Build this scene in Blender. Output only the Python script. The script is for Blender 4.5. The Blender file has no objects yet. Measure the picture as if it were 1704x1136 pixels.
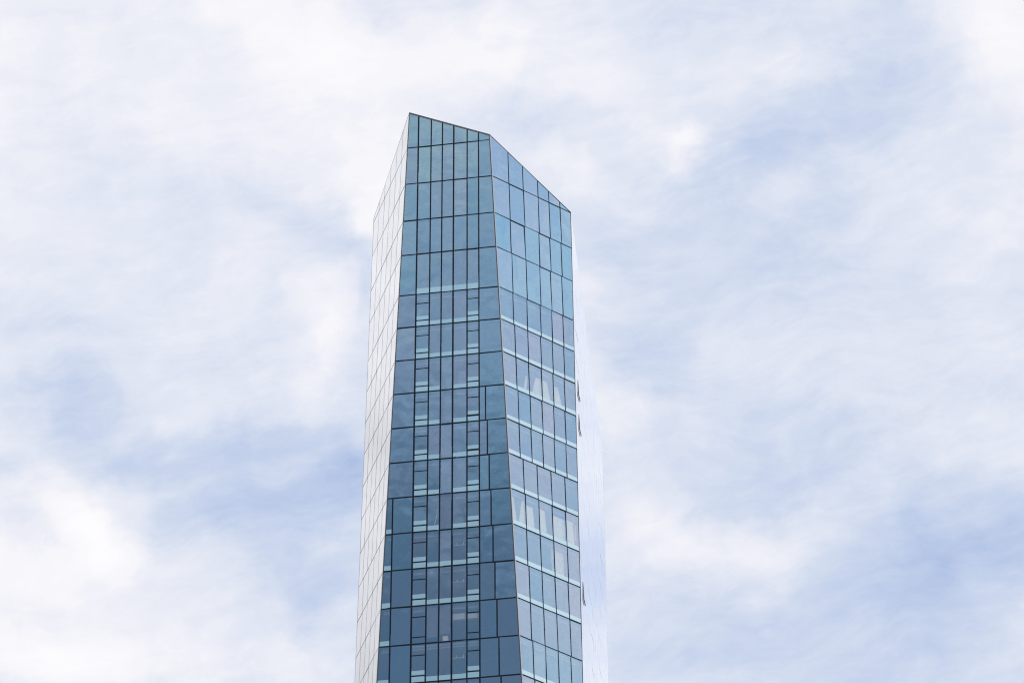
import bpy, bmesh, math, random
from mathutils import Vector, Matrix

random.seed(7)
scene = bpy.context.scene
COL = scene.collection
R = math.radians

# ------------------------------------------------------------------ helpers
def tag(o, label=None, cat=None, group=None, kind=None):
    if label: o['label'] = label
    if cat: o['category'] = cat
    if group: o['group'] = group
    if kind: o['kind'] = kind
    return o


class MB:
    """collects polygons and links them as one mesh object"""
    def __init__(self):
        self.v, self.f, self.m = [], [], []

    def poly(self, pts, mat=0):
        b = len(self.v)
        self.v += [tuple(p) for p in pts]
        self.f.append(tuple(range(b, b + len(pts))))
        self.m.append(mat)

    def prism(self, front, back, mat=0, closed=True):
        """front/back: matching loops, front counter-clockwise seen from outside"""
        n = len(front)
        b = len(self.v)
        self.v += [tuple(p) for p in front] + [tuple(p) for p in back]
        self.f.append(tuple(range(b, b + n))); self.m.append(mat)
        for i in range(n):
            j = (i + 1) % n
            self.f.append((b + i, b + n + i, b + n + j, b + j)); self.m.append(mat)
        if closed:
            self.f.append(tuple(b + n + i for i in reversed(range(n)))); self.m.append(mat)

    def build(self, name, mats, parent=None):
        me = bpy.data.meshes.new(name)
        me.from_pydata(self.v, [], self.f)
        for m in (mats if isinstance(mats, (list, tuple)) else [mats]):
            me.materials.append(m)
        me.polygons.foreach_set('material_index', self.m)
        me.update()
        o = bpy.data.objects.new(name, me)
        COL.objects.link(o)
        if parent: o.parent = parent
        return o


def nodes(mat):
    mat.use_nodes = True
    nt = mat.node_tree
    nt.nodes.clear()
    return nt


def N(nt, t, **kw):
    n = nt.nodes.new(t)
    for k, v in kw.items():
        setattr(n, k, v)
    return n


def setv(nt, sock, v):
    if isinstance(v, bpy.types.NodeSocket): nt.links.new(v, sock)
    elif isinstance(v, (tuple, list)) and len(v) == 3 and sock.type == 'RGBA': sock.default_value = (*v, 1)
    else: sock.default_value = v


def M_(nt, op, a, b=None, c=None, clamp=False):
    n = N(nt, 'ShaderNodeMath', operation=op, use_clamp=clamp)
    for i, x in enumerate((a, b, c)):
        if x is not None: setv(nt, n.inputs[i], x)
    return n.outputs[0]


def MIX(nt, fac, a, b, blend='MIX'):
    n = N(nt, 'ShaderNodeMix', data_type='RGBA', blend_type=blend)
    setv(nt, n.inputs['Factor'], fac)
    setv(nt, n.inputs[6], a); setv(nt, n.inputs[7], b)
    return n.outputs[2]


def V_(nt, op, a, b=None):
    n = N(nt, 'ShaderNodeVectorMath', operation=op)
    setv(nt, n.inputs[0], a)
    if b is not None: setv(nt, n.inputs[1], b)
    return n


# ------------------------------------------------------------------ materials
def glass(name, r0, through=None, body=(0.02, 0.03, 0.04), variety=(), wav=0.02):
    """coated facade glass: reflection by Schlick's law, each pane with its own coating tint;
    THROUGH: colour of the light let through (vision glass) or None (opaque backed panel)"""
    mat = bpy.data.materials.new(name); nt = nodes(mat)
    out = N(nt, 'ShaderNodeOutputMaterial')
    tc = N(nt, 'ShaderNodeTexCoord'); oi = N(nt, 'ShaderNodeObjectInfo')
    no = N(nt, 'ShaderNodeTexNoise'); no.inputs['Scale'].default_value = 0.55
    no.inputs['Detail'].default_value = 1.5
    nt.links.new(tc.outputs['Object'], no.inputs['Vector'])
    bump = N(nt, 'ShaderNodeBump'); bump.inputs['Strength'].default_value = 1.0
    bump.inputs['Distance'].default_value = wav
    nt.links.new(no.outputs['Fac'], bump.inputs['Height'])
    geo = N(nt, 'ShaderNodeNewGeometry')
    c = M_(nt, 'ABSOLUTE', V_(nt, 'DOT_PRODUCT', geo.outputs['Incoming'], geo.outputs['Normal']).outputs['Value'])
    p5 = M_(nt, 'POWER', M_(nt, 'SUBTRACT', 1.0, c, clamp=True), 5.0)
    ramp = N(nt, 'ShaderNodeValToRGB')
    ramp.color_ramp.interpolation = 'LINEAR'
    stops = variety or ((0, (1, 1, 1)),)
    el = ramp.color_ramp.elements
    while len(el) < len(stops): el.new(0.5)
    for e, (p, col) in zip(el, stops):
        e.position = p; e.color = (*col, 1)
    if len(stops) == 1:
        el[1].color = (*stops[0][1], 1)
    nt.links.new(oi.outputs['Random'], ramp.inputs['Fac'])
    # fine uneven grain of the coating
    g2 = N(nt, 'ShaderNodeTexNoise'); g2.inputs['Scale'].default_value = 9.0; g2.inputs['Detail'].default_value = 3
    nt.links.new(tc.outputs['Object'], g2.inputs['Vector'])
    gr = M_(nt, 'MULTIPLY_ADD', g2.outputs['Fac'], 0.34, 0.83)
    base = MIX(nt, 1.0, r0, ramp.outputs['Color'], 'MULTIPLY')
    comb = N(nt, 'ShaderNodeCombineColor')
    for i in range(3): nt.links.new(gr, comb.inputs[i])
    base = MIX(nt, 1.0, base, comb.outputs[0], 'MULTIPLY')
    F = MIX(nt, p5, base, (1, 1, 1))
    gl = N(nt, 'ShaderNodeBsdfGlossy'); gl.inputs['Roughness'].default_value = 0.015
    nt.links.new(F, gl.inputs['Color']); nt.links.new(bump.outputs['Normal'], gl.inputs['Normal'])
    add = N(nt, 'ShaderNodeAddShader')
    nt.links.new(gl.outputs[0], add.inputs[0])
    if through:
        inv = MIX(nt, 1.0, (1, 1, 1), F, 'SUBTRACT')
        tr = N(nt, 'ShaderNodeBsdfTransparent')
        nt.links.new(MIX(nt, 1.0, inv, through, 'MULTIPLY'), tr.inputs['Color'])
        nt.links.new(tr.outputs[0], add.inputs[1])
    else:
        df = N(nt, 'ShaderNodeBsdfDiffuse'); setv(nt, df.inputs['Color'], body)
        nt.links.new(df.outputs[0], add.inputs[1])
    nt.links.new(add.outputs[0], out.inputs['Surface'])
    return mat


def paint(name, col, rough=0.5, metal=0.0, spec=0.5, noise=0.12, scale=3.0):
    mat = bpy.data.materials.new(name); nt = nodes(mat)
    out = N(nt, 'ShaderNodeOutputMaterial'); b = N(nt, 'ShaderNodeBsdfPrincipled')
    tc = N(nt, 'ShaderNodeTexCoord'); no = N(nt, 'ShaderNodeTexNoise')
    no.inputs['Scale'].default_value = scale; no.inputs['Detail'].default_value = 4
    nt.links.new(tc.outputs['Object'], no.inputs['Vector'])
    f = M_(nt, 'MULTIPLY_ADD', no.outputs['Fac'], noise * 2, 1 - noise)
    comb = N(nt, 'ShaderNodeCombineColor')
    for i in range(3): nt.links.new(f, comb.inputs[i])
    nt.links.new(MIX(nt, 1.0, col, comb.outputs[0], 'MULTIPLY'), b.inputs['Base Color'])
    b.inputs['Roughness'].default_value = rough; b.inputs['Metallic'].default_value = metal
    b.inputs['Specular IOR Level'].default_value = spec
    nt.links.new(b.outputs[0], out.inputs['Surface'])
    return mat


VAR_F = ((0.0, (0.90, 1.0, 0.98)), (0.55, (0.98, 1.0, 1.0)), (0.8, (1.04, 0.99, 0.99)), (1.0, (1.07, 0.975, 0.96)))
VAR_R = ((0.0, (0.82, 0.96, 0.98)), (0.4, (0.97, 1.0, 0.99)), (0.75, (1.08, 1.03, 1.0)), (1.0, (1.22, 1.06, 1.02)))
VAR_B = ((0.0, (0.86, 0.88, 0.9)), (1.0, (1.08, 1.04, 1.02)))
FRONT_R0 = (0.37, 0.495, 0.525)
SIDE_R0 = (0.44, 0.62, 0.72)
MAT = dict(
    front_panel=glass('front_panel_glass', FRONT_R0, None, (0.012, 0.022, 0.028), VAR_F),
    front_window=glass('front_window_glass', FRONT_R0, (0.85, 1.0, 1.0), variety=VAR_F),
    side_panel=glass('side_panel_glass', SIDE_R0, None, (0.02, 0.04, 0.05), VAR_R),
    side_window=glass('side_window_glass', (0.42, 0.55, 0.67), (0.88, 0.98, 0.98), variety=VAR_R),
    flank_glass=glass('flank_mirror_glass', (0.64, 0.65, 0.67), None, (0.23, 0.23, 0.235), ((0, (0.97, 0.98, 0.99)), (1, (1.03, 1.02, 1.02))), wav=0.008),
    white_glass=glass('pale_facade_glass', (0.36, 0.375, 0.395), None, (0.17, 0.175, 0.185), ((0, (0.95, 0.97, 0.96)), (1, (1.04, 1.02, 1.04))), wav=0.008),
    mullion=paint('mullion_navy', (0.004, 0.008, 0.018), 0.5, 0.0, 0.12),
    mullion_side=paint('mullion_slate', (0.012, 0.022, 0.034), 0.5, 0.0, 0.15),
    joint=paint('joint_sealant', (0.54, 0.54, 0.56), 0.6, 0.0, 0.3),
    pale_joint=paint('joint_pale', (0.7, 0.7, 0.72), 0.5, 0.0, 0.5),
    frit=glass('frit_band_front', (0.22, 0.32, 0.34), None, (0.29, 0.42, 0.44), VAR_B, wav=0.004),
    frit_side=glass('frit_band_side', (0.25, 0.33, 0.36), None, (0.48, 0.60, 0.62), VAR_B, wav=0.004),
    trim_dark=paint('corner_trim_bronze', (0.055, 0.05, 0.052), 0.45, 0.2),
    trim_pale=paint('corner_trim_aluminium', (0.62, 0.6, 0.58), 0.4, 0.3),
    coping=paint('coping_grey', (0.075, 0.08, 0.085), 0.5, 0.2),
    roof=paint('roof_membrane', (0.12, 0.12, 0.13), 0.8),
    sill=paint('sill_white', (0.80, 0.83, 0.82), 0.6, noise=0.04),
    slab=paint('ceiling_white', (0.55, 0.56, 0.57), 0.8, noise=0.05),
    core=paint('core_grey', (0.32, 0.33, 0.36), 0.8, noise=0.08, scale=0.8),
    blind=paint('blind_mauve', (0.20, 0.17, 0.21), 0.9, noise=0.06),
    curtain=paint('curtain_cream', (0.92, 0.94, 0.90), 0.9, noise=0.06),
    lamp=paint('fitting_white', (0.8, 0.8, 0.8), 0.5, noise=0.03),
    box=paint('box_cream', (0.85, 0.82, 0.74), 0.7, noise=0.03),
    ground=paint('city_ground', (0.19, 0.185, 0.18), 0.9, noise=0.3, scale=0.02),
)

# ------------------------------------------------------------------ the tower
EYE = 1.7
ZREF = 134.16664839424243
# corner edges: x, y at ZREF and drift per 30 m of height (the corners lean, so each facade is a trapezoid)
EDGE = {
    'D': (-13.403289, 199.342130, 0.193940, 1.597600),
    'A': (-10.498987, 190.400884, 0.901731, -0.151724),
    'B': (-0.558998, 189.000464, -1.198137, 0.179890),
    'C': (5.550327, 193.762115, 0.101638, 0.920319),
    'E': (8.533, 215.525, 0.3381, 2.6452),
    'G': (-9.0, 215.5, 0.0, 0.0),
}
APEX = {'D': 166.4995, 'A': 170.3693, 'B': 166.6138, 'C': 161.5961, 'E': 149.7627}
LEVEL = {-1: 176.0, 0: 165.94, 1: 161.54, 2: 157.17, 3: 153.17, 4: 148.57}
for k in range(5, 46): LEVEL[k] = LEVEL[k - 1] - 3.6
LAST = 15                       # rows below this stand under the picture
GROUND_Z = -EYE

def edge(c, z):
    x, y, sx, sy = EDGE[c]; t = (z - ZREF) / 30
    return Vector((x + sx * t, y + sy * t, z))

def lift(p):                    # heights above were measured from the eye
    return Vector((p[0], p[1], p[2] + EYE))

# the sloping roof plane through the corner heads
rp = [edge(c, APEX[c]) for c in 'DABC']
cen = sum(rp, Vector()) / 4
rn = Vector((0.369306, 0.388366, 0.844266)).normalized()
APEX['G'] = cen.z - ((EDGE['G'][0] - cen.x) * rn.x + (EDGE['G'][1] - cen.y) * rn.y) / rn.z


class Face:
    def __init__(self, i, j):
        self.i, self.j = i, j
        d = edge(j, ZREF) - edge(i, ZREF); d.z = 0
        self.d = d.normalized()
        n = (edge(j, 148) - edge(i, 148)).cross(edge(i, 178) - edge(i, 148))
        self.n = n.normalized()
        self.a, self.b = edge(i, APEX[i]), edge(j, APEX[j])

    def si(self, z): return edge(self.i, z).dot(self.d)
    def sj(self, z): return edge(self.j, z).dot(self.d)

    def S(self, spec, z):
        """a boundary: a fixed place along the facade, or a distance from one of its leaning edges"""
        if isinstance(spec, tuple):
            k, off = spec
            return (self.si(z) if k == 'i' else self.sj(z)) + off
        return spec

    def pt(self, s, z, off=0.0):
        p, q = edge(self.i, z), edge(self.j, z)
        u, v = p.dot(self.d), q.dot(self.d)
        return lift(p + (q - p) * ((s - u) / (v - u)) + self.n * off)

    def roof(self, s):
        u, v = self.a.dot(self.d), self.b.dot(self.d)
        return self.a.z + (self.b.z - self.a.z) * (s - u) / (v - u)

    def quad(self, l, r, z0, z1, g=0.0):
        """outline of a bay between boundaries l, r and levels z0 < z1, inset by g, cut by the roof line"""
        P = [(self.S(l, z0 + g) + g, z0 + g), (self.S(r, z0 + g) - g, z0 + g), (self.S(r, z1 - g) - g, z1 - g), (self.S(l, z1 - g) + g, z1 - g)]
        out = []
        h = [self.roof(s) - g * 1.2 - z for s, z in P]
        for k in range(4):
            (s0, z_0), (s1, z_1), h0, h1 = P[k], P[(k + 1) % 4], h[k], h[(k + 1) % 4]
            if h0 >= 0: out.append((s0, z_0))
            if (h0 >= 0) != (h1 >= 0):
                t = h0 / (h0 - h1); out.append((s0 + (s1 - s0) * t, z_0 + (z_1 - z_0) * t))
        return out

    def panel(self, mb, poly, depth=0.05, tilt=0.005, closed=False):
        if len(poly) < 3: return
        cs = sum(p[0] for p in poly) / len(poly); cz = sum(p[1] for p in poly) / len(poly)
        a, b = random.gauss(0, tilt), random.gauss(0, tilt)
        front = [self.pt(s, z, -0.008 + a * (s - cs) + b * (z - cz)) for s, z in poly]
        mb.prism(front, [self.pt(s, z, -depth) for s, z in poly], closed=closed)
        return lambda s, z: -0.008 + a * (s - cs) + b * (z - cz)

    def bar(self, mb, s0, z0, s1, z1, w, o1=0.004, o0=-0.12, mat=0):
        """a straight bar W wide lying in the facade from (s0, z0) to (s1, z1)"""
        ds, dz = s1 - s0, z1 - z0; L = math.hypot(ds, dz)
        qs, qz = -dz / L * w / 2, ds / L * w / 2
        c = [(s0 - qs, z0 - qz), (s1 - qs, z1 - qz), (s1 + qs, z1 + qz), (s0 + qs, z0 + qz)]
        mb.prism([self.pt(s, z, o1) for s, z in c], [self.pt(s, z, o0) for s, z in c], mat)

    def slab(self, mb, poly, o1, o0, mat=0):
        mb.prism([self.pt(s, z, o1) for s, z in poly], [self.pt(s, z, o0) for s, z in poly], mat)


FRONT, SIDE, LEFT, FLANK, REAR1, REAR2 = Face('A', 'B'), Face('B', 'C'), Face('D', 'A'), Face('C', 'E'), Face('E', 'G'), Face('G', 'D')

tower = bpy.data.objects.new('glass_tower', None); COL.objects.link(tower)
tower.empty_display_size = 5
tower.location = (0, 0, 0)
tag(tower, 'tall slender faceted glass skyscraper with slanted roofline and pale side faces', 'skyscraper')

GF = 0.045           # half of a front joint
def window(face, row, l, r, mat, sill=True, vent=False, blind=None, g=GF):
    z1, z0 = LEVEL[row], LEVEL[row + 1]; h = z1 - z0
    mb = MB(); planes = []
    if vent:
        cuts = [0.0, 0.175, 0.705, 1.0]
        for a, b in zip(cuts, cuts[1:]):
            planes.append(face.panel(mb, face.quad(l, r, z0 + a * h - (0 if a == 0 else 0.002), z0 + b * h + (0 if b == 1 else 0.002), g), tilt=0.003))
    else:
        planes.append(face.panel(mb, face.quad(l, r, z0, z1, g)))
    o = mb.build('vent_window' if vent else 'window', mat, tower)
    if vent:
        for c in cuts[1:3]:
            m = MB(); zc = z0 + c * h
            thick = 0.16 if (c < 0.5 and vent == 'ajar') else 0.085
            face.bar(m, face.S(l, zc) + g + 0.001, zc, face.S(r, zc) - g - 0.001, zc, thick, 0.02 if thick > 0.1 else 0.002, -0.1)
            m.build('sash_bar', MAT['mullion'], o)
    if sill:
        m = MB(); top = 0.31 if vent else (0.14 if face is not SIDE else 0.13)
        # fritted pale band along the foot of the pane (on vents also along the foot of the middle sash)
        spans = [(0.03, top * h)] if not vent else [(0.03, 0.155 * h), (0.20 * h, top * h)]
        for (lo, hi), off in zip(spans, planes):
            lo, hi = z0 + lo, z0 + hi; q = g + 0.012
            P = [(face.S(l, lo) + q, lo), (face.S(r, lo) - q, lo), (face.S(r, hi) - q, hi), (face.S(l, hi) + q, hi)]
            m.prism([face.pt(a, b, off(a, b) + 0.004) for a, b in P], [face.pt(a, b, off(a, b) - 0.01) for a, b in P])
        m.build('frit_band', MAT['frit_side' if face is SIDE else 'frit'], o)
    if blind:
        m = MB(); lo, hi = z0 + blind * h, z1 - 0.1
        face.slab(m, [(face.S(l, lo) + 0.06, lo), (face.S(r, lo) - 0.06, lo), (face.S(r, hi) - 0.06, hi), (face.S(l, hi) + 0.06, hi)], -0.17 if sill else -0.14, -0.2)
        m.build('roller_blind', MAT['blind'], o)
    return o

def panel(face, row, l, r, name, mat, g=GF, tilt=0.005, z0=None):
    poly = face.quad(l, r, LEVEL[row + 1], LEVEL[row], g)
    if len(poly) < 3: return
    mb = MB(); face.panel(mb, poly, tilt=tilt)
    return mb.build(name, mat, tower)

# ---- front facade: a fixed grid of mullions, corner panels widening downwards
MU = [-36.68, -34.94, -33.73, -32.67, -31.60, -30.34, -29.275]     # along FRONT.d
for row in range(-1, 3):
    bounds = [('i', 0)] + MU[1:] + [('j', 0)]
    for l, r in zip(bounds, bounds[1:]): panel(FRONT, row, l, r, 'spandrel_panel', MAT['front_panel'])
for row in range(3, LAST + 1):
    left = [('i', 0), MU[1]] if row < 10 else [('i', 0), MU[0], MU[1]]
    if row >= 10: window(FRONT, row, left[0], left[1], MAT['front_window'])
    panel(FRONT, row, left[-2], left[-1], 'spandrel_panel', MAT['front_panel'])
    for c in range(5):
        l, r = MU[1 + c], MU[2 + c]
        vent = row >= 4 and c in (0, 4)
        if vent and c == 4 and row in (7, 8): vent = 'ajar'
        sill = row != 13 and not (c == 2 and 6 <= row <= 10)
        blind = None
        if (row == 3 and c < 3): blind = 0.0
        elif c == 2 and 6 <= row <= 10: blind = 0.02
        elif c == 2 and row == 13: blind = 0.22
        elif (row, c) in ((4, 3), (6, 1), (8, 1), (13, 1), (9, 3), (11, 2)): blind = 0.16
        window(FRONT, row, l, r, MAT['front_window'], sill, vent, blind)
    s7 = FRONT.sj((LEVEL[row] + LEVEL[row + 1]) / 2) - 1.731
    right = [MU[6], ('j', 0)] if row < 7 else [MU[6], s7, ('j', 0)]
    for l, r in zip(right, right[1:]): panel(FRONT, row, l, r, 'spandrel_panel', MAT['front_panel'])

W_F = 0.122
zb = LEVEL[LAST + 1]
for k in range(1, 7):
    mb = MB(); FRONT.bar(mb, MU[k], zb, MU[k], FRONT.roof(MU[k]) - 0.05, 0.145 if k in (4, 1) else W_F); mb.build('mullion', MAT['mullion'], tower)
mb = MB(); FRONT.bar(mb, MU[0], zb, MU[0], LEVEL[10], W_F); mb.build('mullion', MAT['mullion'], tower)
for row in range(7, LAST + 1):
    mb = MB(); z1, z0 = LEVEL[row], LEVEL[row + 1]; s = FRONT.sj((z0 + z1) / 2) - 1.731
    FRONT.bar(mb, s, z0 + 0.05, s, z1 - 0.05, 0.115); mb.build('mullion', MAT['mullion'], tower)
for k in range(0, LAST + 2):
    mb = MB(); z = LEVEL[k]; FRONT.bar(mb, FRONT.si(z), z, FRONT.sj(z), z, W_F, 0.007, -0.11); mb.build('transom', MAT['mullion'], tower)

# ---- lighter facade to the right of the front: upright joints that step from storey to storey
BAYS = {0: (1.92, 3.57, 5.28, 6.54, 7.82), 1: (1.88, 3.54, 5.21, 6.47, 7.77), 2: (1.75, 3.37, 5.01, 6.27, 7.56), 3: (1.68, 3.28, 4.82, 6.05, 7.34),
        4: (1.53, 3.08, 4.59, 5.88, 7.15), 5: (1.52, 2.96, 4.39, 5.70, 6.99), 6: (1.44, 2.82, 4.24, 5.52, 6.79), 7: (1.43, 2.76, 4.06, 5.34, 6.61),
        8: (1.33, 2.62, 3.87, 5.15, 6.44), 9: (1.54, 3.03, 4.55, 6.07), 10: (1.54, 2.98, 4.42, 5.89), 11: (1.44, 2.90, 4.35, 5.81),
        12: (1.45, 2.83, 4.22, 5.63), 13: (1.36, 2.76, 4.14, 5.55), 14: (1.37, 2.69, 4.03, 5.37), 15: (1.33, 2.62, 3.93, 5.22)}
SIDE_WIN = {}
for row in range(0, LAST + 1):
    z1, z0 = LEVEL[row], LEVEL[row + 1]
    zm = (z0 + z1) / 2 if row else z0
    s_mid = SIDE.si(zm)
    bounds = [('i', 0)] + [s_mid + b for b in BAYS[row]] + [('j', 0)]
    top = LEVEL[-1] if row == 0 else z1
    for n, (l, r) in enumerate(zip(bounds, bounds[1:])):
        if row < 4:
            poly = SIDE.quad(l, r, z0, top, 0.038)
            if len(poly) < 3: continue
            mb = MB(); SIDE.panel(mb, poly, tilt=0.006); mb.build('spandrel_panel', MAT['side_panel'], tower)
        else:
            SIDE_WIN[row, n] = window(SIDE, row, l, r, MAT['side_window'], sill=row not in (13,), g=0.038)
    for b in BAYS[row]:
        s = s_mid + b; zt = min(top, SIDE.roof(s) - 0.04)
        mb = MB(); SIDE.bar(mb, s, z0 + 0.04, s, zt, 0.092); mb.build('mullion', MAT['mullion_side'], tower)
for k in range(1, LAST + 2):
    mb = MB(); z = LEVEL[k]; SIDE.bar(mb, SIDE.si(z), z, SIDE.sj(z), z, 0.1, 0.007, -0.11); mb.build('transom', MAT['mullion_side'], tower)

# ---- pale facade to the left: mirror panels in six, lower down five bays
W_J = 0.028
for row in range(-1, LAST + 1):
    z1, z0 = LEVEL[row], LEVEL[row + 1]
    nb = 6 if row < 11 else 5
    zm = (z0 + min(z1, 168.4)) / 2
    u, v = LEFT.si(zm), LEFT.sj(zm)
    bounds = [('i', 0)] + [u + (v - u) * k / nb for k in range(1, nb)] + [('j', 0)]
    for l, r in zip(bounds, bounds[1:]): panel(LEFT, row, l, r, 'cladding_panel', MAT['white_glass'], 0.025, 0.0012)
    for s in bounds[1:-1]:
        zt = min(z1, LEFT.roof(s) - 0.04)
        if zt > z0 + 0.2:
            mb = MB(); LEFT.bar(mb, s, z0 + 0.025, s, zt, W_J, 0.003); mb.build('panel_joint', MAT['joint'], tower)
for k in range(0, LAST + 2):
    mb = MB(); z = LEVEL[k]; LEFT.bar(mb, LEFT.si(z), z, LEFT.sj(z), z, 0.038, 0.006, -0.11); mb.build('transom', MAT['joint'], tower)

# ---- the long flank seen edge-on to the right, and the two rear faces
def plain_wall(face, name, nb, openings=()):
    mb = MB()
    for row in range(-1, LAST + 1):
        z1, z0 = LEVEL[row], LEVEL[row + 1]
        zm = (z0 + z1) / 2; u, v = face.si(zm), face.sj(zm)
        bounds = [('i', 0)] + [u + (v - u) * k / nb for k in range(1, nb)] + [('j', 0)]
        for n, (l, r) in enumerate(zip(bounds, bounds[1:])):
            if (row, n) in openings: continue
            face.panel(mb, face.quad(l, r, z0, z1, 0.006), tilt=0.0014)
    w = mb.build(name, MAT['flank_glass'], tower)
    back = MB()
    top = [face.pt(face.si(APEX[face.i]), APEX[face.i] - 0.1, -0.06), face.pt(face.sj(APEX[face.j]), APEX[face.j] - 0.1, -0.06)]
    bot = [face.pt(face.si(zb), zb, -0.06), face.pt(face.sj(zb), zb, -0.06)]
    back.poly([bot[0], bot[1], top[1], top[0]])
    back.build('wall_backing', MAT['pale_joint'], w)
    return w
plain_wall(FLANK, 'curtain_wall', 14)
plain_wall(REAR1, 'curtain_wall', 10)
plain_wall(REAR2, 'curtain_wall', 9)

# three top-hung sashes standing a little open on the flank
for y_, zt, h_ in ((196.25, 143.45, 1.75), (196.2, 139.6, 1.7), (195.28, 121.55, 1.75)):
    e0, e1 = edge('C', zt), edge('E', zt)
    p = e0 + (e1 - e0) * ((y_ - e0.y) / (e1.y - e0.y)); s = p.dot(FLANK.d)
    w_, out_ = 0.9, 0.05
    mb = MB()
    c = [(s, zt - h_), (s + w_, zt - h_), (s + w_, zt), (s, zt)]
    o1 = [out_ + 0.02, out_ + 0.02, 0.022, 0.022]
    mb.prism([FLANK.pt(a, b, o) for (a, b), o in zip(c, o1)], [FLANK.pt(a, b, o - 0.02) for (a, b), o in zip(c, o1)])
    sash = mb.build('open_sash', MAT['flank_glass'], tower)
    m = MB()   # dark side cheek and bottom rail of the sash
    m.prism([FLANK.pt(s - 0.03, zt - h_, out_ + 0.022), FLANK.pt(s - 0.003, zt - h_, out_ + 0.022), FLANK.pt(s - 0.003, zt, 0.02), FLANK.pt(s - 0.03, zt, 0.02)],
            [FLANK.pt(s - 0.03, zt - h_, 0.004), FLANK.pt(s - 0.003, zt - h_, 0.004), FLANK.pt(s - 0.003, zt, 0.004), FLANK.pt(s - 0.03, zt, 0.004)])
    r_ = [(s - 0.03, zt - h_ - 0.07), (s + w_, zt - h_ - 0.07), (s + w_, zt - h_ - 0.002), (s - 0.03, zt - h_ - 0.002)]
    m.prism([FLANK.pt(a, b, out_ + 0.026) for a, b in r_], [FLANK.pt(a, b, out_ - 0.03) for a, b in r_])
    m.build('sash_frame', MAT['mullion'], sash)

# ---- corner trims, copings, roof
def corner(face, which, w, mat, name, inset=0.0, o1=0.012):
    mb = MB(); sg = 1 if which == 'i' else -1
    zt = APEX[face.i if which == 'i' else face.j]
    f = face.si if which == 'i' else face.sj
    P = [(f(zb) + sg * inset, zb), (f(zb) + sg * (inset + w), zb), (f(zt) + sg * (inset + w), zt - 0.02), (f(zt) + sg * inset, zt - 0.02)]
    if sg < 0: P = [P[1], P[0], P[3], P[2]]
    face.slab(mb, P, o1, -0.09)
    return mb.build(name, mat, tower)
corner(FRONT, 'i', 0.075, MAT['trim_dark'], 'corner_trim')
corner(FRONT, 'j', 0.075, MAT['trim_dark'], 'corner_trim')
corner(SIDE, 'i', 0.07, MAT['trim_pale'], 'corner_trim', 0.01)
corner(SIDE, 'j', 0.05, MAT['trim_dark'], 'corner_trim')
corner(LEFT, 'i', 0.05, MAT['joint'], 'corner_trim', o1=0.004)
corner(LEFT, 'j', 0.10, MAT['trim_pale'], 'corner_trim', 0.02)
for face, w, m in ((FRONT, 0.16, 'coping'), (SIDE, 0.07, 'coping'), (LEFT, 0.05, 'pale_joint'), (FLANK, 0.05, 'pale_joint'), (REAR1, 0.05, 'pale_joint'), (REAR2, 0.07, 'coping')):
    mb = MB(); u, v = face.a.dot(face.d), face.b.dot(face.d)
    if face is REAR1: u += 0.4
    if face is FLANK: v -= 0.15
    face.bar(mb, u, face.roof(u) - w / 2, v, face.roof(v) - w / 2, w, -0.012 if face is FLANK else 0.004 if face is LEFT else 0.016, -0.3); mb.build('coping', MAT[m], tower)
ring = [lift(edge(c, APEX[c])) for c in 'DABCEG']
mid = sum(ring, Vector()) / 6
inner = [p + (mid - p) * 0.10 - Vector((0, 0, 0.9)) for p in ring]
mb = MB(); mb.prism(inner, [p - rn * 0.3 for p in inner]); mb.build('roof', MAT['roof'], tower)

# ---- inside: storey slabs, a core, and the storeys under the picture
def ring_at(z, inset):
    """outline of the plan at height z, moved inwards by INSET metres"""
    P = [edge(c, z) for c in 'DABCEG']; n = len(P); lines = []
    for k in range(n):
        d = (P[(k + 1) % n] - P[k]); d.z = 0; d.normalize()
        nrm = Vector((d.y, -d.x, 0)); lines.append((P[k] - nrm * inset, d))
    out = []
    for k in range(n):
        (p, d), (q, e) = lines[k - 1], lines[k]
        t = ((q.x - p.x) * e.y - (q.y - p.y) * e.x) / (d.x * e.y - d.y * e.x)
        out.append(p + d * t)
    return out
for k in range(4, LAST + 2):
    zt, zl = LEVEL[k] - 0.02, LEVEL[k] - 0.42
    mb = MB(); mb.prism([lift(p) for p in ring_at(zt, 0.3)], [lift(Vector((p.x, p.y, zl))) for p in ring_at(zt, 0.3)])
    mb.build('floor_slab', MAT['slab'], tower)
mb = MB(); c = [(-8.5, 197.5), (3.0, 197.5), (5.2, 212), (-7.5, 212)]
mb.prism([Vector((x, y, 147.5 + EYE)) for x, y in c], [Vector((x, y, 0)) for x, y in c]); mb.build('core_wall', MAT['core'], tower)

mb = MB(); jb = MB()
for face in (FRONT, SIDE, LEFT, FLANK, REAR1, REAR2):
    for row in range(LAST + 1, 44):
        z1, z0 = LEVEL[row], LEVEL[row + 1]
        if z0 < 0: break
        zm = (z0 + z1) / 2; u, v = face.si(zm), face.sj(zm); nb = max(1, round((v - u) / 1.4))
        bounds = [('i', 0)] + [u + (v - u) * k / nb for k in range(1, nb)] + [('j', 0)]
        for l, r in zip(bounds, bounds[1:]): face.panel(mb, face.quad(l, r, z0, z1, 0.04))
        for s in bounds[1:-1]: face.bar(jb, s, z0 + 0.04, s, z1 - 0.04, 0.08)
        face.bar(jb, face.si(z0), z0, face.sj(z0), z0, 0.085, 0.007, -0.11)
low = mb.build('lower_storeys', MAT['front_panel'], tower)
jb.build('mullion_grid', MAT['mullion'], low)

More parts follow.
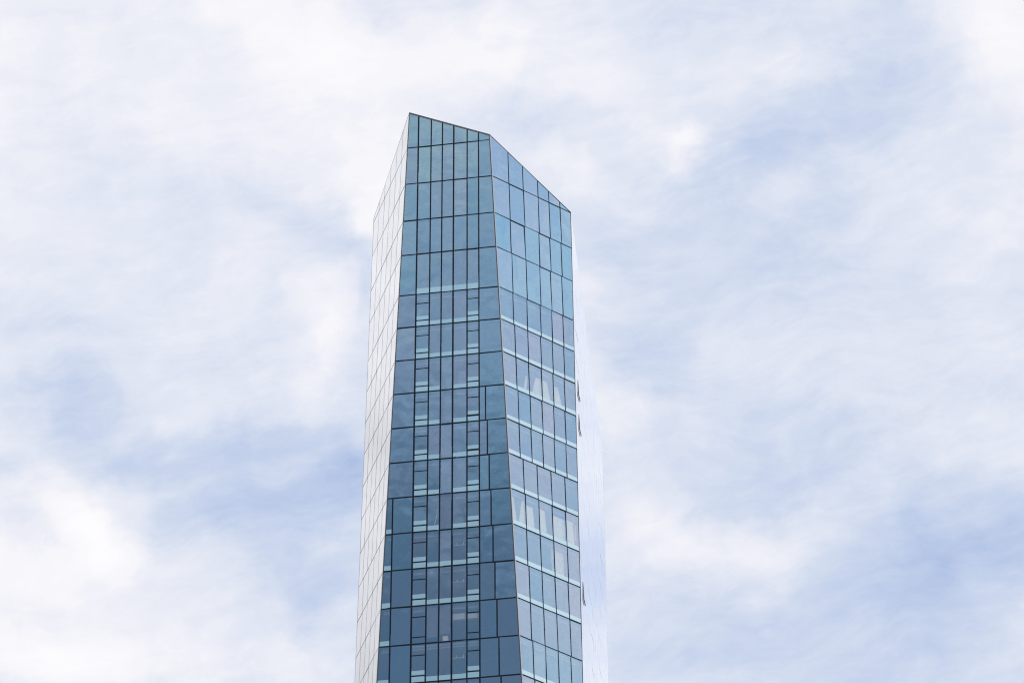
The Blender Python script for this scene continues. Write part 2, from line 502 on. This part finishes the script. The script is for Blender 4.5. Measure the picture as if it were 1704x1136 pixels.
# ------------------------------------------------------------------ things standing or hanging behind the glass
def side_frac(row, a):
    """place along SIDE in bay units: 2.25 = a quarter into the third bay"""
    z = (LEVEL[row] + LEVEL[row + 1]) / 2
    b = [0.0] + list(BAYS[row]) + [SIDE.sj(z) - SIDE.si(z)]
    k = min(int(a), len(b) - 2)
    return SIDE.si(z) + b[k] + (b[k + 1] - b[k]) * (a - k)

def curtain(row, b0, b1, t0, t1, h0, h1, label, off=0.15, group='pale curtains behind the lighter glass', mat='curtain', folds=7, name='curtain', cat='curtain'):
    """hanging cloth from h0 to h1 (shares of the storey) with folds; b: bottom span, t: top span"""
    z0, z1 = LEVEL[row + 1], LEVEL[row]; H = z1 - z0; n = folds * 4
    v, f = [], []
    for j in range(2):
        for back in (0, 1):
            for i in range(n + 1):
                a = i / n
                s = side_frac(row, (b0 + (b1 - b0) * a) if j == 0 else (t0 + (t1 - t0) * a))
                z = z0 + (h0 if j == 0 else h1) * H
                o = -off + 0.03 * math.sin(a * folds * 2 * math.pi) - 0.012 * back
                v.append(tuple(SIDE.pt(s, z, o)))
    m = n + 1
    for i in range(n):
        f.append((i, i + 1, 2 * m + i + 1, 2 * m + i))
        f.append((m + i + 1, m + i, 3 * m + i, 3 * m + i + 1))
        f.append((i, m + i, m + i + 1, i + 1)); f.append((2 * m + i, 2 * m + i + 1, 3 * m + i + 1, 3 * m + i))
    f.append((0, 2 * m, 3 * m, m)); f.append((n, m + n, 3 * m + n, 2 * m + n))
    me = bpy.data.meshes.new(name); me.from_pydata(v, [], f); me.materials.append(MAT[mat]); me.update()
    o = bpy.data.objects.new(name, me); COL.objects.link(o)
    return tag(o, label, cat, group)

curtain(6, 1.60, 1.80, 1.80, 1.98, 0.13, 0.60, 'narrow slanted strip of pale curtain leaning against the second window joint', folds=2)
curtain(6, 2.28, 3.80, 2.58, 3.52, 0.13, 0.68, 'broad tapering pale pleated curtain spanning two windows on the curtained storey', folds=9)
curtain(6, 4.02, 4.80, 4.04, 4.50, 0.13, 0.66, 'small tapering pale pleated curtain right of the broad tapering curtain', folds=5)
curtain(10, 0.05, 0.42, 0.03, 0.22, 0.14, 0.80, 'slanting folded curtain at the corner end of the hazy curtained storey', folds=3, mat='curtain')
curtain(10, 0.55, 0.97, 0.78, 0.98, 0.14, 0.80, 'thin curtain leaning the other way, opposite the slanting corner curtain', folds=3)
curtain(10, 1.04, 1.70, 1.03, 1.60, 0.14, 0.72, 'gathered pale curtain with a slanting right edge in the second hazy window', folds=4)
curtain(10, 2.04, 2.60, 2.04, 2.50, 0.14, 0.78, 'half drawn pale curtain in the middle window of the hazy storey', folds=4)
curtain(10, 3.05, 3.96, 3.05, 3.96, 0.14, 0.76, 'flat pale curtain filling the fourth window of the hazy storey', folds=3)
curtain(10, 4.05, 4.70, 4.05, 4.62, 0.14, 0.80, 'pale curtain drawn in the last window beside the pale flank', folds=4)
curtain(10, 4.74, 4.82, 4.72, 4.80, 0.30, 0.72, 'bright white narrow hanging strip right of the last pale curtain', folds=1, mat='lamp', off=0.11)
curtain(11, 3.05, 3.95, 3.05, 3.95, 0.14, 0.96, 'full height pale curtain in the fourth window below the hazy storey', folds=4, off=0.5)

def front_box(mb, s0, s1, z0, z1, o1, o0):
    FRONT.slab(mb, [(s0, z0), (s1, z0), (s1, z1), (s0, z1)], o1, o0)

for row, lab in ((11, 'topmost of the three white track lights behind the dark front glass'),
                 (12, 'middle one of the three white track lights behind the dark front glass'),
                 (14, 'lowest of the three white track lights behind the dark front glass')):
    z = LEVEL[row] - 0.36 * 3.6
    root = bpy.data.objects.new('track_light', None); COL.objects.link(root)
    root.location = FRONT.pt(-31.1, z, -0.6)
    tag(root, lab, 'track light', 'track lights behind the front glass')
    def part(mb, name):
        o = mb.build(name, MAT['lamp'], root); o.matrix_parent_inverse = Matrix.Translation(root.location).inverted(); return o
    m = MB(); front_box(m, -31.78, -30.45, z - 0.02, z + 0.025, -0.55, -0.62); part(m, 'rail')
    for s in (-31.75, -31.25, -30.72):
        m = MB(); front_box(m, s - 0.03, s + 0.03, z + 0.03, z + 0.27, -0.56, -0.61); part(m, 'spotlight')

m = MB(); z = LEVEL[14] + 0.06
front_box(m, -32.36, -31.92, z, z + 0.52, -0.16, -0.5); front_box(m, -32.38, -31.90, z + 0.521, z + 0.56, -0.15, -0.51)
tag(m.build('storage_box', MAT['box']), 'small cream box standing at the foot of a front window', 'box')

m = MB(); z = LEVEL[13] - 0.27 * 3.6
front_box(m, -31.75, -29.4, z - 0.28, z + 0.28, -0.6, -0.9)
tag(m.build('air_duct', MAT['lamp']), 'pale boxed air duct high up behind the dark front glass', 'duct')

for row, lab in ((8, 'upper of two thin pale rods leaning behind the dark front glass'), (10, 'lower of two thin pale rods leaning behind the dark front glass')):
    m = MB(); z0, z1 = LEVEL[row + 1] + 0.5, LEVEL[row] - 1.0
    FRONT.bar(m, -33.18, z0, -32.78, z1 + 0.1, 0.05, -0.3, -0.35)
    tag(m.build('leaning_rod', MAT['lamp']), lab, 'rod', 'rods leaning behind the front glass')

m = MB(); z0 = LEVEL[7] + 0.55
front_box(m, -31.15, -30.45, z0, z0 + 1.5, -0.3, -0.36)
tag(m.build('hanging_sheet', MAT['blind']), 'dull grey sheet hanging in half a front window under the storey of slanted curtains', 'sheet')

# the ground the tower and the viewer stand on
m = MB(); q = 9000.0; m.poly([(-q, -q, 0), (q, -q, 0), (q, q, 0), (-q, q, 0)])
tag(m.build('ground', MAT['ground']), 'flat grey city ground', kind='structure')

# ------------------------------------------------------------------ sky and light
SUN_AZ, SUN_EL = 165.0, 42.0          # compass from +Y through +X
def direction(az, el):
    a, e = R(az), R(el)
    return Vector((math.sin(a) * math.cos(e), math.cos(a) * math.cos(e), math.sin(e)))

world = bpy.data.worlds.new('World'); scene.world = world
world.use_nodes = True
nt = world.node_tree; nt.nodes.clear()
out = N(nt, 'ShaderNodeOutputWorld')
sky = N(nt, 'ShaderNodeTexSky', sky_type='NISHITA')
sky.sun_disc = False; sky.sun_elevation = R(SUN_EL); sky.sun_rotation = R(SUN_AZ)
sky.air_density = 1.0; sky.dust_density = 0.3; sky.ozone_density = 1.6
bg_sky = N(nt, 'ShaderNodeBackground'); bg_sky.inputs['Strength'].default_value = 0.074
nt.links.new(sky.outputs['Color'], bg_sky.inputs['Color'])
tc = N(nt, 'ShaderNodeTexCoord'); D = tc.outputs['Generated']

def noise(vec, scale, detail, rough=0.55, dist=0.0, color=False):
    n = N(nt, 'ShaderNodeTexNoise')
    n.inputs['Scale'].default_value = scale; n.inputs['Detail'].default_value = detail
    n.inputs['Roughness'].default_value = rough; n.inputs['Distortion'].default_value = dist
    nt.links.new(vec, n.inputs['Vector'])
    return n.outputs['Color' if color else 'Fac']

def warp(vec, scale, amp, detail=3):
    c = V_(nt, 'SUBTRACT', noise(vec, scale, detail, color=True), (0.5, 0.5, 0.5)).outputs[0]
    s = N(nt, 'ShaderNodeVectorMath', operation='MULTIPLY_ADD')
    nt.links.new(c, s.inputs[0]); s.inputs[1].default_value = (amp,) * 3; nt.links.new(vec, s.inputs[2])
    return s.outputs[0]

W = warp(warp(D, 16.0, 0.05), 55.0, 0.024, 6)
total = None
def bank(az, el, r1, r2, rot, amp):
    """one bank (or gap) of cloud: an ellipse R1 x R2 degrees about the direction AZ, EL"""
    global total
    c = direction(az, el); a, e = R(az), R(el)
    t1 = Vector((math.cos(a), -math.sin(a), 0))
    t2 = Vector((-math.sin(a) * math.sin(e), -math.cos(a) * math.sin(e), math.cos(e)))
    q = R(rot)
    x = t1 * math.cos(q) + t2 * math.sin(q); y = t2 * math.cos(q) - t1 * math.sin(q)
    m = N(nt, 'ShaderNodeMapping', vector_type='TEXTURE')
    nt.links.new(W, m.inputs['Vector'])
    m.inputs['Location'].default_value = c
    m.inputs['Rotation'].default_value = Matrix((x, y, x.cross(y))).transposed().to_euler('XYZ')
    r1, r2 = math.sin(R(min(r1, 89))), math.sin(R(min(r2, 89)))
    m.inputs['Scale'].default_value = (r1, r2, max(r1, r2))
    r = V_(nt, 'DOT_PRODUCT', m.outputs[0], m.outputs[0]).outputs['Value']
    g = M_(nt, 'POWER', math.exp(-1), r)
    total = M_(nt, 'MULTIPLY_ADD', g, amp, total if total is not None else 0.0)

CLOUD_BANKS = [
    (-3.57, 43.03, 3.44, 1.27, 0.0, 0.345), (-7.44, 43.88, 2.29, 0.76, -10.0, 0.1725), (-4.83, 40.72, 1.53, 0.76, 10.0, 0.322), (-4.04, 39.79, 0.76, 0.76, -30.0, 0.414),
    (-5.21, 41.59, 2.04, 0.89, 0.0, 0.11499999999999999), (-4.92, 37.67, 0.57, 0.89, 10.0, 0.345), (0.24, 43.43, 1.66, 1.15, 0.0, 0.11499999999999999), (-11.07, 33.02, 1.27, 0.76, -25.0, 0.368),
    (-12.33, 32.54, 0.66, 0.52, 0.0, -0.1104), (-11.2, 30.57, 0.99, 0.52, 0.0, -0.1104), (-11.77, 31.58, 1.91, 1.34, 0.0, 0.391), (-9.67, 32.49, 1.02, 0.76, -30.0, 0.345),
    (-9.15, 30.27, 2.55, 0.76, 0.0, 0.253), (-11.82, 29.83, 1.53, 0.76, 0.0, 0.22999999999999998), (-6.83, 30.14, 2.04, 0.64, 10.0, 0.22999999999999998), (-7.84, 31.85, 0.76, 0.76, 0.0, 0.092),
    (13.83, 41.84, 0.95, 1.66, 0.0, 0.43699999999999994), (12.32, 42.28, 0.76, 0.57, 0.0, 0.22999999999999998), (5.35, 41.3, 0.61, 0.46, -35.0, 0.45999999999999996), (6.1, 42.84, 1.4, 0.64, -30.0, 0.161),
    (2.19, 40.48, 1.02, 0.57, -20.0, 0.22999999999999998), (4.16, 33.16, 1.27, 0.7, -25.0, 0.391), (2.47, 35.89, 0.76, 0.89, -30.0, 0.253), (5.76, 32.45, 1.53, 0.64, 10.0, 0.184),
    (12.97, 38.79, 0.89, 1.15, 0.0, 0.161), (10.15, 36.05, 2.04, 1.15, 10.0, 0.06899999999999999), (1.76, 38.08, 0.38, 1.02, 0.0, 0.161), (12.51, 36.31, 1.02, 1.02, 0.0, 0.092),
    (-8.78, 35.58, 1.53, 0.45, 20.0, 0.11499999999999999), (-4.62, 36.28, 0.89, 1.4, 0.0, 0.13799999999999998), (10.34, 39.46, 1.15, 1.02, 0.0, 0.092), (3.04, 31.94, 1.15, 0.89, 0.0, 0.13799999999999998),
    (-6.17, 33.56, 2.81, 0.83, 12.0, -0.3864), (-7.01, 34.79, 2.15, 0.58, 12.0, -0.2944), (-12.62, 33.51, 0.99, 0.62, 0.0, -0.36800000000000005), (-12.09, 35.07, 2.15, 0.72, -8.0, -0.2944),
    (-13.15, 36.99, 1.99, 0.58, -5.0, -0.2208), (-4.44, 38.7, 0.66, 1.07, 15.0, -0.25760000000000005), (-5.94, 39.79, 0.66, 0.86, 30.0, -0.18400000000000002), (-5.03, 32.09, 1.49, 0.58, 10.0, -0.2024),
    (-10.95, 35.68, 1.66, 0.43, 0.0, -0.138), (-4.22, 34.26, 0.83, 1.03, 0.0, -0.1656), (-9.59, 34.52, 0.99, 0.43, 10.0, -0.1104), (-12.19, 32.55, 0.83, 0.41, 20.0, -0.2208),
    (-11.06, 30.58, 0.83, 0.41, 0.0, -0.09200000000000001), (7.41, 40.92, 1.99, 0.79, 15.0, -0.23920000000000002), (6.26, 41.88, 1.16, 0.62, -15.0, -0.12880000000000003), (9.84, 42.1, 1.16, 0.69, 0.0, -0.1472),
    (1.4, 41.77, 1.32, 0.52, 0.0, -0.1472), (8.11, 38.52, 2.32, 1.38, 0.0, -0.09200000000000001), (7.51, 34.11, 1.49, 0.62, 12.0, -0.1472), (11.1, 32.29, 3.14, 1.03, 14.0, -0.3128),
    (9.46, 31.06, 1.99, 0.86, 12.0, -0.1656), (4.08, 36.6, 0.99, 0.48, 0.0, -0.1656), (3.27, 38.92, 1.32, 0.69, 20.0, -0.1472), (9.96, 29.95, 1.66, 0.62, 10.0, -0.18400000000000002),
    (4.16, 30.89, 1.49, 0.62, 0.0, -0.12880000000000003), (3.32, 37.01, 0.83, 0.69, 0.0, -0.09200000000000001), (2.7, 34.23, 0.66, 1.03, -30.0, -0.0736), (-10.26, 40.29, 3.31, 1.03, 0.0, -0.0276),
    (-10.51, 38.37, 3.31, 0.69, 0.0, -0.046000000000000006),
]

for b in CLOUD_BANKS: bank(*b)
# mostly unseen banks, added for the facade reflections: bright cloud to the left of the view, thin cloud and blue behind the viewer
for b in ((-38, 38, 15, 24, 0, 1.15), (-163, 20, 60, 16, 0, -1.95), (-163, 46, 60, 8, 0, 0.22), (105, 47, 36, 12, 0, -0.32), (105, 28, 36, 9, 0, 0.36), (0, 29, 40, 5, 0, -0.05)):
    bank(*b)

# wind-drawn texture of the cloud deck: broad streaks, ragged lumps, fine drawn-out fibres
def streaks(vec, stretch, tilt):
    st = N(nt, 'ShaderNodeMapping'); nt.links.new(vec, st.inputs['Vector'])
    st.inputs['Rotation'].default_value = (R(-37), 0, 0)          # bring the cloud deck's plane of view upright
    s2 = N(nt, 'ShaderNodeMapping'); nt.links.new(st.outputs[0], s2.inputs['Vector'])
    s2.inputs['Rotation'].default_value = (0, R(tilt), 0)
    s3 = N(nt, 'ShaderNodeMapping'); nt.links.new(s2.outputs[0], s3.inputs['Vector'])
    s3.inputs['Scale'].default_value = (1.0, 1.0, stretch)
    return s3.outputs[0]
f1 = noise(streaks(warp(D, 8.0, 0.07), 3.0, 14), 9.0, 10, 0.62)
f2 = noise(W, 30.0, 8, 0.58)
f3 = noise(streaks(warp(D, 22.0, 0.03), 4.5, 10), 42.0, 7, 0.62)
tex = M_(nt, 'ADD', M_(nt, 'MULTIPLY_ADD', f1, 0.62, -0.31), M_(nt, 'MULTIPLY_ADD', f2, 0.36, -0.18))
tex = M_(nt, 'ADD', tex, M_(nt, 'MULTIPLY_ADD', f3, 0.36, -0.18))
# heaped tops with crisp edges where the deck is thick
g1 = noise(warp(D, 60.0, 0.012, 5), 22.0, 10, 0.58)
heap = N(nt, 'ShaderNodeMapRange', interpolation_type='SMOOTHSTEP')
nt.links.new(M_(nt, 'MULTIPLY_ADD', total, 0.32, g1), heap.inputs[0])
heap.inputs[1].default_value = 0.47; heap.inputs[2].default_value = 0.68
tex = M_(nt, 'ADD', tex, M_(nt, 'MULTIPLY_ADD', heap.outputs[0], 0.13, 0.0))
B = M_(nt, 'ADD', M_(nt, 'ADD', total, tex), 0.58)
ramp = N(nt, 'ShaderNodeValToRGB'); nt.links.new(M_(nt, 'MULTIPLY_ADD', B, 0.75, -0.06), ramp.inputs['Fac'])
el = ramp.color_ramp.elements
stops = ((0.0, (0.43, 0.535, 0.775)), (0.167, (0.54, 0.63, 0.83)), (0.37, (0.69, 0.75, 0.88)), (0.56, (0.82, 0.84, 0.925)), (0.76, (0.925, 0.92, 0.965)), (1.0, (1.0, 0.985, 1.0)))
while len(el) < len(stops): el.new(0.5)
for e_, (p, c) in zip(el, stops): e_.position = p; e_.color = (*c, 1)
bg_cloud = N(nt, 'ShaderNodeBackground')
nt.links.new(ramp.outputs['Color'], bg_cloud.inputs['Color'])
# thick bright cloud is brighter than the paper white of the picture
nt.links.new(M_(nt, 'MULTIPLY_ADD', M_(nt, 'SUBTRACT', B, 1.5, clamp=True), 1.0, 1.0), bg_cloud.inputs['Strength'])
cover = N(nt, 'ShaderNodeMapRange', interpolation_type='SMOOTHSTEP')
nt.links.new(B, cover.inputs[0]); cover.inputs[1].default_value = -0.55; cover.inputs[2].default_value = 0.12
mixs = N(nt, 'ShaderNodeMixShader')
nt.links.new(cover.outputs[0], mixs.inputs[0])
nt.links.new(bg_sky.outputs[0], mixs.inputs[1]); nt.links.new(bg_cloud.outputs[0], mixs.inputs[2])
nt.links.new(mixs.outputs[0], out.inputs['Surface'])

sun_data = bpy.data.lights.new('sun', 'SUN'); sun_data.energy = 1.5; sun_data.angle = R(10); sun_data.color = (1.0, 0.95, 0.88)
sun = bpy.data.objects.new('sun', sun_data); COL.objects.link(sun)
sun.rotation_euler = (-direction(SUN_AZ, SUN_EL)).to_track_quat('-Z', 'Y').to_euler()

# ------------------------------------------------------------------ camera
cam_data = bpy.data.cameras.new('camera'); cam = bpy.data.objects.new('camera', cam_data); COL.objects.link(cam)
cam_data.sensor_width = 36.0; cam_data.lens = 4500.0 / 1704 * 36; cam_data.clip_start = 0.5; cam_data.clip_end = 20000
th, ro = R(36.98793), R(0.68)
fwd = Vector((0, math.cos(th), math.sin(th))); up = Vector((0, -math.sin(th), math.cos(th))); right = Vector((1, 0, 0))
x = right * math.cos(ro) - up * math.sin(ro); y = right * math.sin(ro) + up * math.cos(ro)
cam.matrix_world = Matrix(((x.x, y.x, -fwd.x, 0), (x.y, y.y, -fwd.y, 0), (x.z, y.z, -fwd.z, EYE), (0, 0, 0, 1)))
scene.camera = cam
scene.view_settings.view_transform = 'Standard'; scene.view_settings.look = 'None'
scene.view_settings.exposure = 0; scene.view_settings.gamma = 1
scene.cycles.filter_width = 1.15
scene.cycles.sample_clamp_direct = 3.0; scene.cycles.sample_clamp_indirect = 2.0
scene.cycles.max_bounces = 10; scene.cycles.transparent_max_bounces = 12
